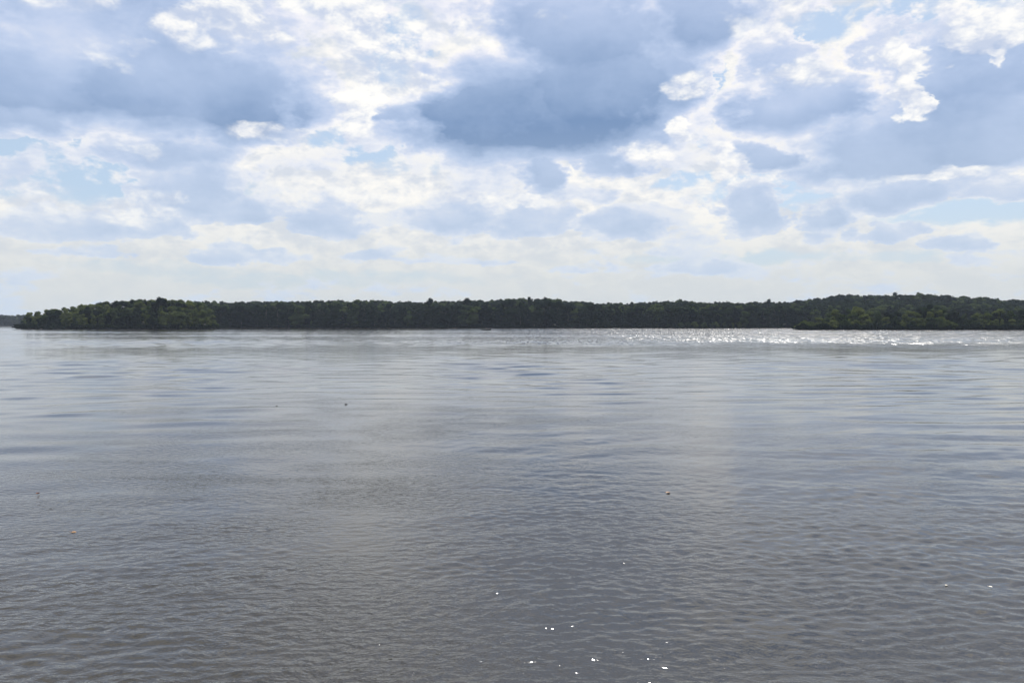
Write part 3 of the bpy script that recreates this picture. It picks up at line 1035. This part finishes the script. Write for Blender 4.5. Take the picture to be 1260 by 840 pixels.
# hull: stations along x, bow at +x
st = [(-2.2, 0.72, 0.58), (-1.6, 0.78, 0.58), (-0.6, 0.82, 0.60), (0.5, 0.78, 0.66), (1.4, 0.55, 0.74), (2.0, 0.26, 0.84), (2.35, 0.03, 0.92)]
vs, fs = [], []
for (xx, hw, top) in st:
    for (yy, zz) in ((-hw, top), (-hw * 0.96, 0.12), (-hw * 0.6, -0.14), (0, -0.2), (hw * 0.6, -0.14), (hw * 0.96, 0.12), (hw, top), (hw * 0.9, top + 0.03), (hw * 0.84, top - 0.03), (hw * 0.8, 0.1), (0, 0.04), (-hw * 0.8, 0.1), (-hw * 0.84, top - 0.03), (-hw * 0.9, top + 0.03)):
        vs.append((xx, yy, zz))
n = 14
for j in range(len(st) - 1):
    for i in range(n):
        a = j * n + i; b = j * n + (i + 1) % n
        fs.append((a, b, b + n, a + n))
fs.append(tuple(range(n))[::-1]); fs.append(tuple((len(st) - 1) * n + i for i in range(n)))
mesh_obj('hull', vs, fs, M_HULL, boat, smooth=False)
for xx, hw, zz in ((-1.55, 0.64, 0.36), (-0.1, 0.68, 0.36)):
    vs, fs = [], []
    box(vs, fs, (xx, 0, zz), (0.36, hw * 2, 0.06)); box(vs, fs, (xx, 0, zz - 0.16), (0.3, hw * 1.4, 0.24))
    mesh_obj('seat', vs, fs, M_DECK, boat)
vs, fs = [], []
fs_pts = [(1.35, -0.46, 0.56), (1.35, 0.46, 0.56), (2.02, 0.20, 0.64), (2.02, -0.20, 0.64)]
vs = [(a, b, c + d) for d in (0, 0.04) for (a, b, c) in fs_pts]
fs = [(0, 3, 2, 1), (4, 5, 6, 7), (0, 1, 5, 4), (1, 2, 6, 5), (2, 3, 7, 6), (3, 0, 4, 7)]
mesh_obj('bow_deck', vs, fs, M_DECK, boat)
vs, fs = [], []
tube(vs, fs, [(-2.42, 0, -0.35), (-2.42, 0, 0.45), (-2.42, 0, 0.52), (-2.40, 0, 0.62), (-2.38, 0, 0.82), (-2.36, 0, 0.9)], [0.06, 0.07, 0.15, 0.18, 0.17, 0.09], 10)
box(vs, fs, (-2.3, 0, 0.46), (0.2, 0.22, 0.14))
mo = mesh_obj('outboard_motor', vs, fs, M_MOTOR, boat)
vs, fs = [], []
tube(vs, fs, [(-2.2, 0.02, 0.62), (-1.95, 0.05, 0.68), (-1.72, 0.12, 0.70)], [0.025, 0.02, 0.022], 6)
mesh_obj('tiller', vs, fs, M_METAL, mo)


def skin_body(name, pts, edges, mat, parent=None, sub=2, root=0):
    me = bpy.data.meshes.new(name)
    me.from_pydata([p[:3] for p in pts], edges, [])
    o = bpy.data.objects.new(name, me)
    C.objects.link(o)
    m = o.modifiers.new('skin', 'SKIN')
    if not me.skin_vertices:
        bpy.context.view_layer.update()
    sv = me.skin_vertices[0].data if me.skin_vertices else None
    if sv is None:
        me.attributes  # pragma: no cover
    for i, p in enumerate(pts):
        sv[i].radius = (p[3], p[4] if len(p) > 4 else p[3])
        sv[i].use_root = (i == root)
    s = o.modifiers.new('sub', 'SUBSURF')
    s.levels = s.render_levels = sub
    me.materials.append(mat)
    if parent:
        o.parent = parent
    return o


# seated angler: faces -y (towards us) slightly turned, on the rear seat
def seated_person(loc, rz):
    P = [(0, 0, 0.10, .15, .13), (0, -0.02, 0.30, .15, .11), (0, -0.04, 0.48, .17, .12), (0, -0.04, 0.58, .06), (0, -0.05, 0.66, .055), (0, -0.07, 0.76, .09, .10), (0, -0.06, 0.86, .085, .09),
         (.11, 0, 0.07, .09), (.14, -0.40, 0.10, .07), (.14, -0.44, -0.28, .05), (.14, -0.60, -0.31, .04),
         (-.11, 0, 0.07, .09), (-.16, -0.40, 0.10, .07), (-.16, -0.44, -0.28, .05), (-.16, -0.60, -0.31, .04),
         (.20, -0.04, 0.52, .06), (.26, -0.10, 0.28, .045), (.16, -0.34, 0.24, .035),
         (-.20, -0.04, 0.52, .06), (-.27, -0.10, 0.28, .045), (-.16, -0.34, 0.24, .035),
         (.14, -0.40, 0.24, .03), (-.14, -0.40, 0.24, .03)]
    E = [(0, 1), (1, 2), (2, 3), (3, 4), (4, 5), (5, 6), (0, 7), (7, 8), (8, 9), (9, 10), (0, 11), (11, 12), (12, 13), (13, 14), (2, 15), (15, 16), (16, 17), (2, 18), (18, 19), (19, 20), (17, 21), (20, 22)]
    root = skin_body('person', P, E, M_SKIN)
    root.location = loc
    root.rotation_euler = (0, 0, rz)
    props(root, 'small dark figure seated in the fishing boat near the far shore', 'person')
    P2 = [(0, 0, 0.12, .165, .145), (0, -0.02, 0.30, .165, .125), (0, -0.04, 0.48, .185, .135), (0, -0.04, 0.57, .085), (.20, -0.04, 0.52, .075), (.26, -0.10, 0.30, .058), (-.20, -0.04, 0.52, .075), (-.27, -0.10, 0.30, .058), (.20, -0.24, .26, .048), (-.2, -0.24, .26, .048)]
    E2 = [(0, 1), (1, 2), (2, 3), (2, 4), (4, 5), (2, 6), (6, 7), (5, 8), (7, 9)]
    skin_body('shirt', P2, E2, M_SHIRT, root)
    P3 = [(0, 0, 0.09, .17, .145), (.11, -0.03, 0.07, .105), (.14, -0.40, 0.10, .085), (.14, -0.44, -0.24, .062), (-.11, -0.03, 0.07, .105), (-.16, -0.40, 0.10, .085), (-.16, -0.44, -0.24, .062)]
    E3 = [(0, 1), (1, 2), (2, 3), (0, 4), (4, 5), (5, 6)]
    skin_body('trousers', P3, E3, M_PANTS, root)
    vs, fs = [], []
    tube(vs, fs, [(0, -0.06, 0.84), (0, -0.06, 0.90), (0, -0.06, 0.955)], [0.112, 0.105, 0.05], 12)
    box(vs, fs, (0, -0.20, 0.85), (0.15, 0.14, 0.012))
    mesh_obj('cap', vs, fs, M_HAT, root)
    return root


cr, sr = math.cos(R(12)), math.sin(R(12))
seated_person((BX - 0.1 * cr, BD - 0.1 * sr, 0.40), R(70))


# ------------------------------------------------------------------ floating leaves and two painted sun glints
def leaf_material(name, a, b, rough=0.7):
    m, k, out = new_mat(name)
    p = k.n('ShaderNodeBsdfPrincipled')
    tcn = k.n('ShaderNodeTexCoord')
    nz = k.noise(tcn.outputs['Object'], 60.0, 4.0)
    k.put(p.inputs['Base Color'], k.mix(k.mr(nz, 0.35, 0.65), (*a, 1), (*b, 1)))
    p.inputs['Roughness'].default_value = rough
    k.t.links.new(p.outputs[0], out.inputs[0])
    return m


LM = {'brown': leaf_material('brown_leaf', (0.10, 0.035, 0.02), (0.2, 0.08, 0.04)),
      'orange': leaf_material('orange_leaf', (0.30, 0.15, 0.06), (0.4, 0.24, 0.12)),
      'tan': leaf_material('tan_leaf', (0.30, 0.17, 0.10), (0.5, 0.34, 0.22)),
      'dark': leaf_material('dark_wet_leaf', (0.012, 0.01, 0.008), (0.03, 0.025, 0.02), 0.9),
      'pale': leaf_material('painted_glint', (0.75, 0.66, 0.5), (0.85, 0.8, 0.7), 0.3)}  # near-white colour that paints a sun glint onto a leaf shape


def floating_leaf(px, py, size, curl, mat, label, rot):
    D = CAM_H * FPX / (py - HOR)
    root = bpy.data.objects.new('floating_leaf', None)
    C.objects.link(root)
    root.location = (X(px, D), D, 0.004)
    root.rotation_euler = (0, 0, rot)
    props(root, label, 'leaf')
    # blade: lobed outline, both long edges curled up
    nu, nv = 14, 6
    vs, fs = [], []
    for i in range(nu + 1):
        t = i / nu
        wdt = (math.sin(math.pi * t ** 0.8) ** 0.7) * (0.36 + 0.10 * abs(math.sin(t * 9.5))) + 0.004
        for j in range(-nv, nv + 1):
            s = j / nv
            ang = s * curl
            yy = math.sin(ang) / max(curl, .01) * wdt
            zz = (1 - math.cos(ang)) / max(curl, .01) * wdt + 0.10 * curl * (2 * t - 1) ** 2 * 0.5
            vs.append(((t - 0.5) * size, yy * size, zz * size))
    k = 2 * nv + 1
    for i in range(nu):
        for j in range(k - 1):
            a = i * k + j
            fs.append((a, a + k, a + k + 1, a + 1))
    b = mesh_obj('blade', vs, fs, LM[mat], root, smooth=True)
    sm = b.modifiers.new('thick', 'SOLIDIFY')
    sm.thickness = 0.002
    vs, fs = [], []
    tube(vs, fs, [(-0.5 * size, 0, 0.05 * curl * size), (-0.68 * size, 0.03 * size, 0.12 * size), (-0.86 * size, 0.02 * size, 0.24 * size)], [0.003, 0.002, 0.0025], 6)
    mesh_obj('stalk', vs, fs, LM[mat], root)
    return root


floating_leaf(44.5, 608, 0.075, 1.5, 'brown', 'curled reddish brown leaf standing up from the water at the left edge', R(80))
floating_leaf(88, 656, 0.07, 0.5, 'orange', 'flat orange leaf floating at the lower left', R(8))
floating_leaf(823, 607, 0.085, 0.9, 'tan', 'tan leaf with a dark stalk floating right of the middle', R(20))
floating_leaf(340, 500, 0.10, 1.5, 'dark', 'rounder and paler left one of two dark leaves far out on the water', R(70))
floating_leaf(425.5, 497.5, 0.12, 1.1, 'dark', 'blackish pointed right one of two dark leaves far out on the water', R(5))
floating_leaf(1168, 722, 0.03, 0.7, 'pale', 'tiny leaf-shaped painted sun glint at the lower right, left one of a pair', R(30))  # this and the next paint glints of sun on the water
floating_leaf(1223, 724, 0.038, 0.7, 'pale', 'tiny leaf-shaped painted sun glint at the lower right, right one of a pair', R(-15))

# ------------------------------------------------------------------ haze
vs, fs = [], []
HX0, HX1, HY0, HY1, HZ0, HZ1 = -2500, 2500, -150, 2400, -1.6, 62
box(vs, fs, ((HX0 + HX1) / 2, (HY0 + HY1) / 2, (HZ0 + HZ1) / 2), (HX1 - HX0, HY1 - HY0, HZ1 - HZ0))
mh, k, out = new_mat('haze')
pv = k.n('ShaderNodeVolumePrincipled')
pv.inputs['Color'].default_value = (0.72, 0.83, 1.0, 1)
pv.inputs['Density'].default_value = 0.00009
pv.inputs['Anisotropy'].default_value = 0.0
k.t.links.new(pv.outputs[0], out.inputs['Volume'])
mesh_obj('haze', vs, fs, mh, kind='stuff', label='thin blue summer haze over the lake', category='haze')
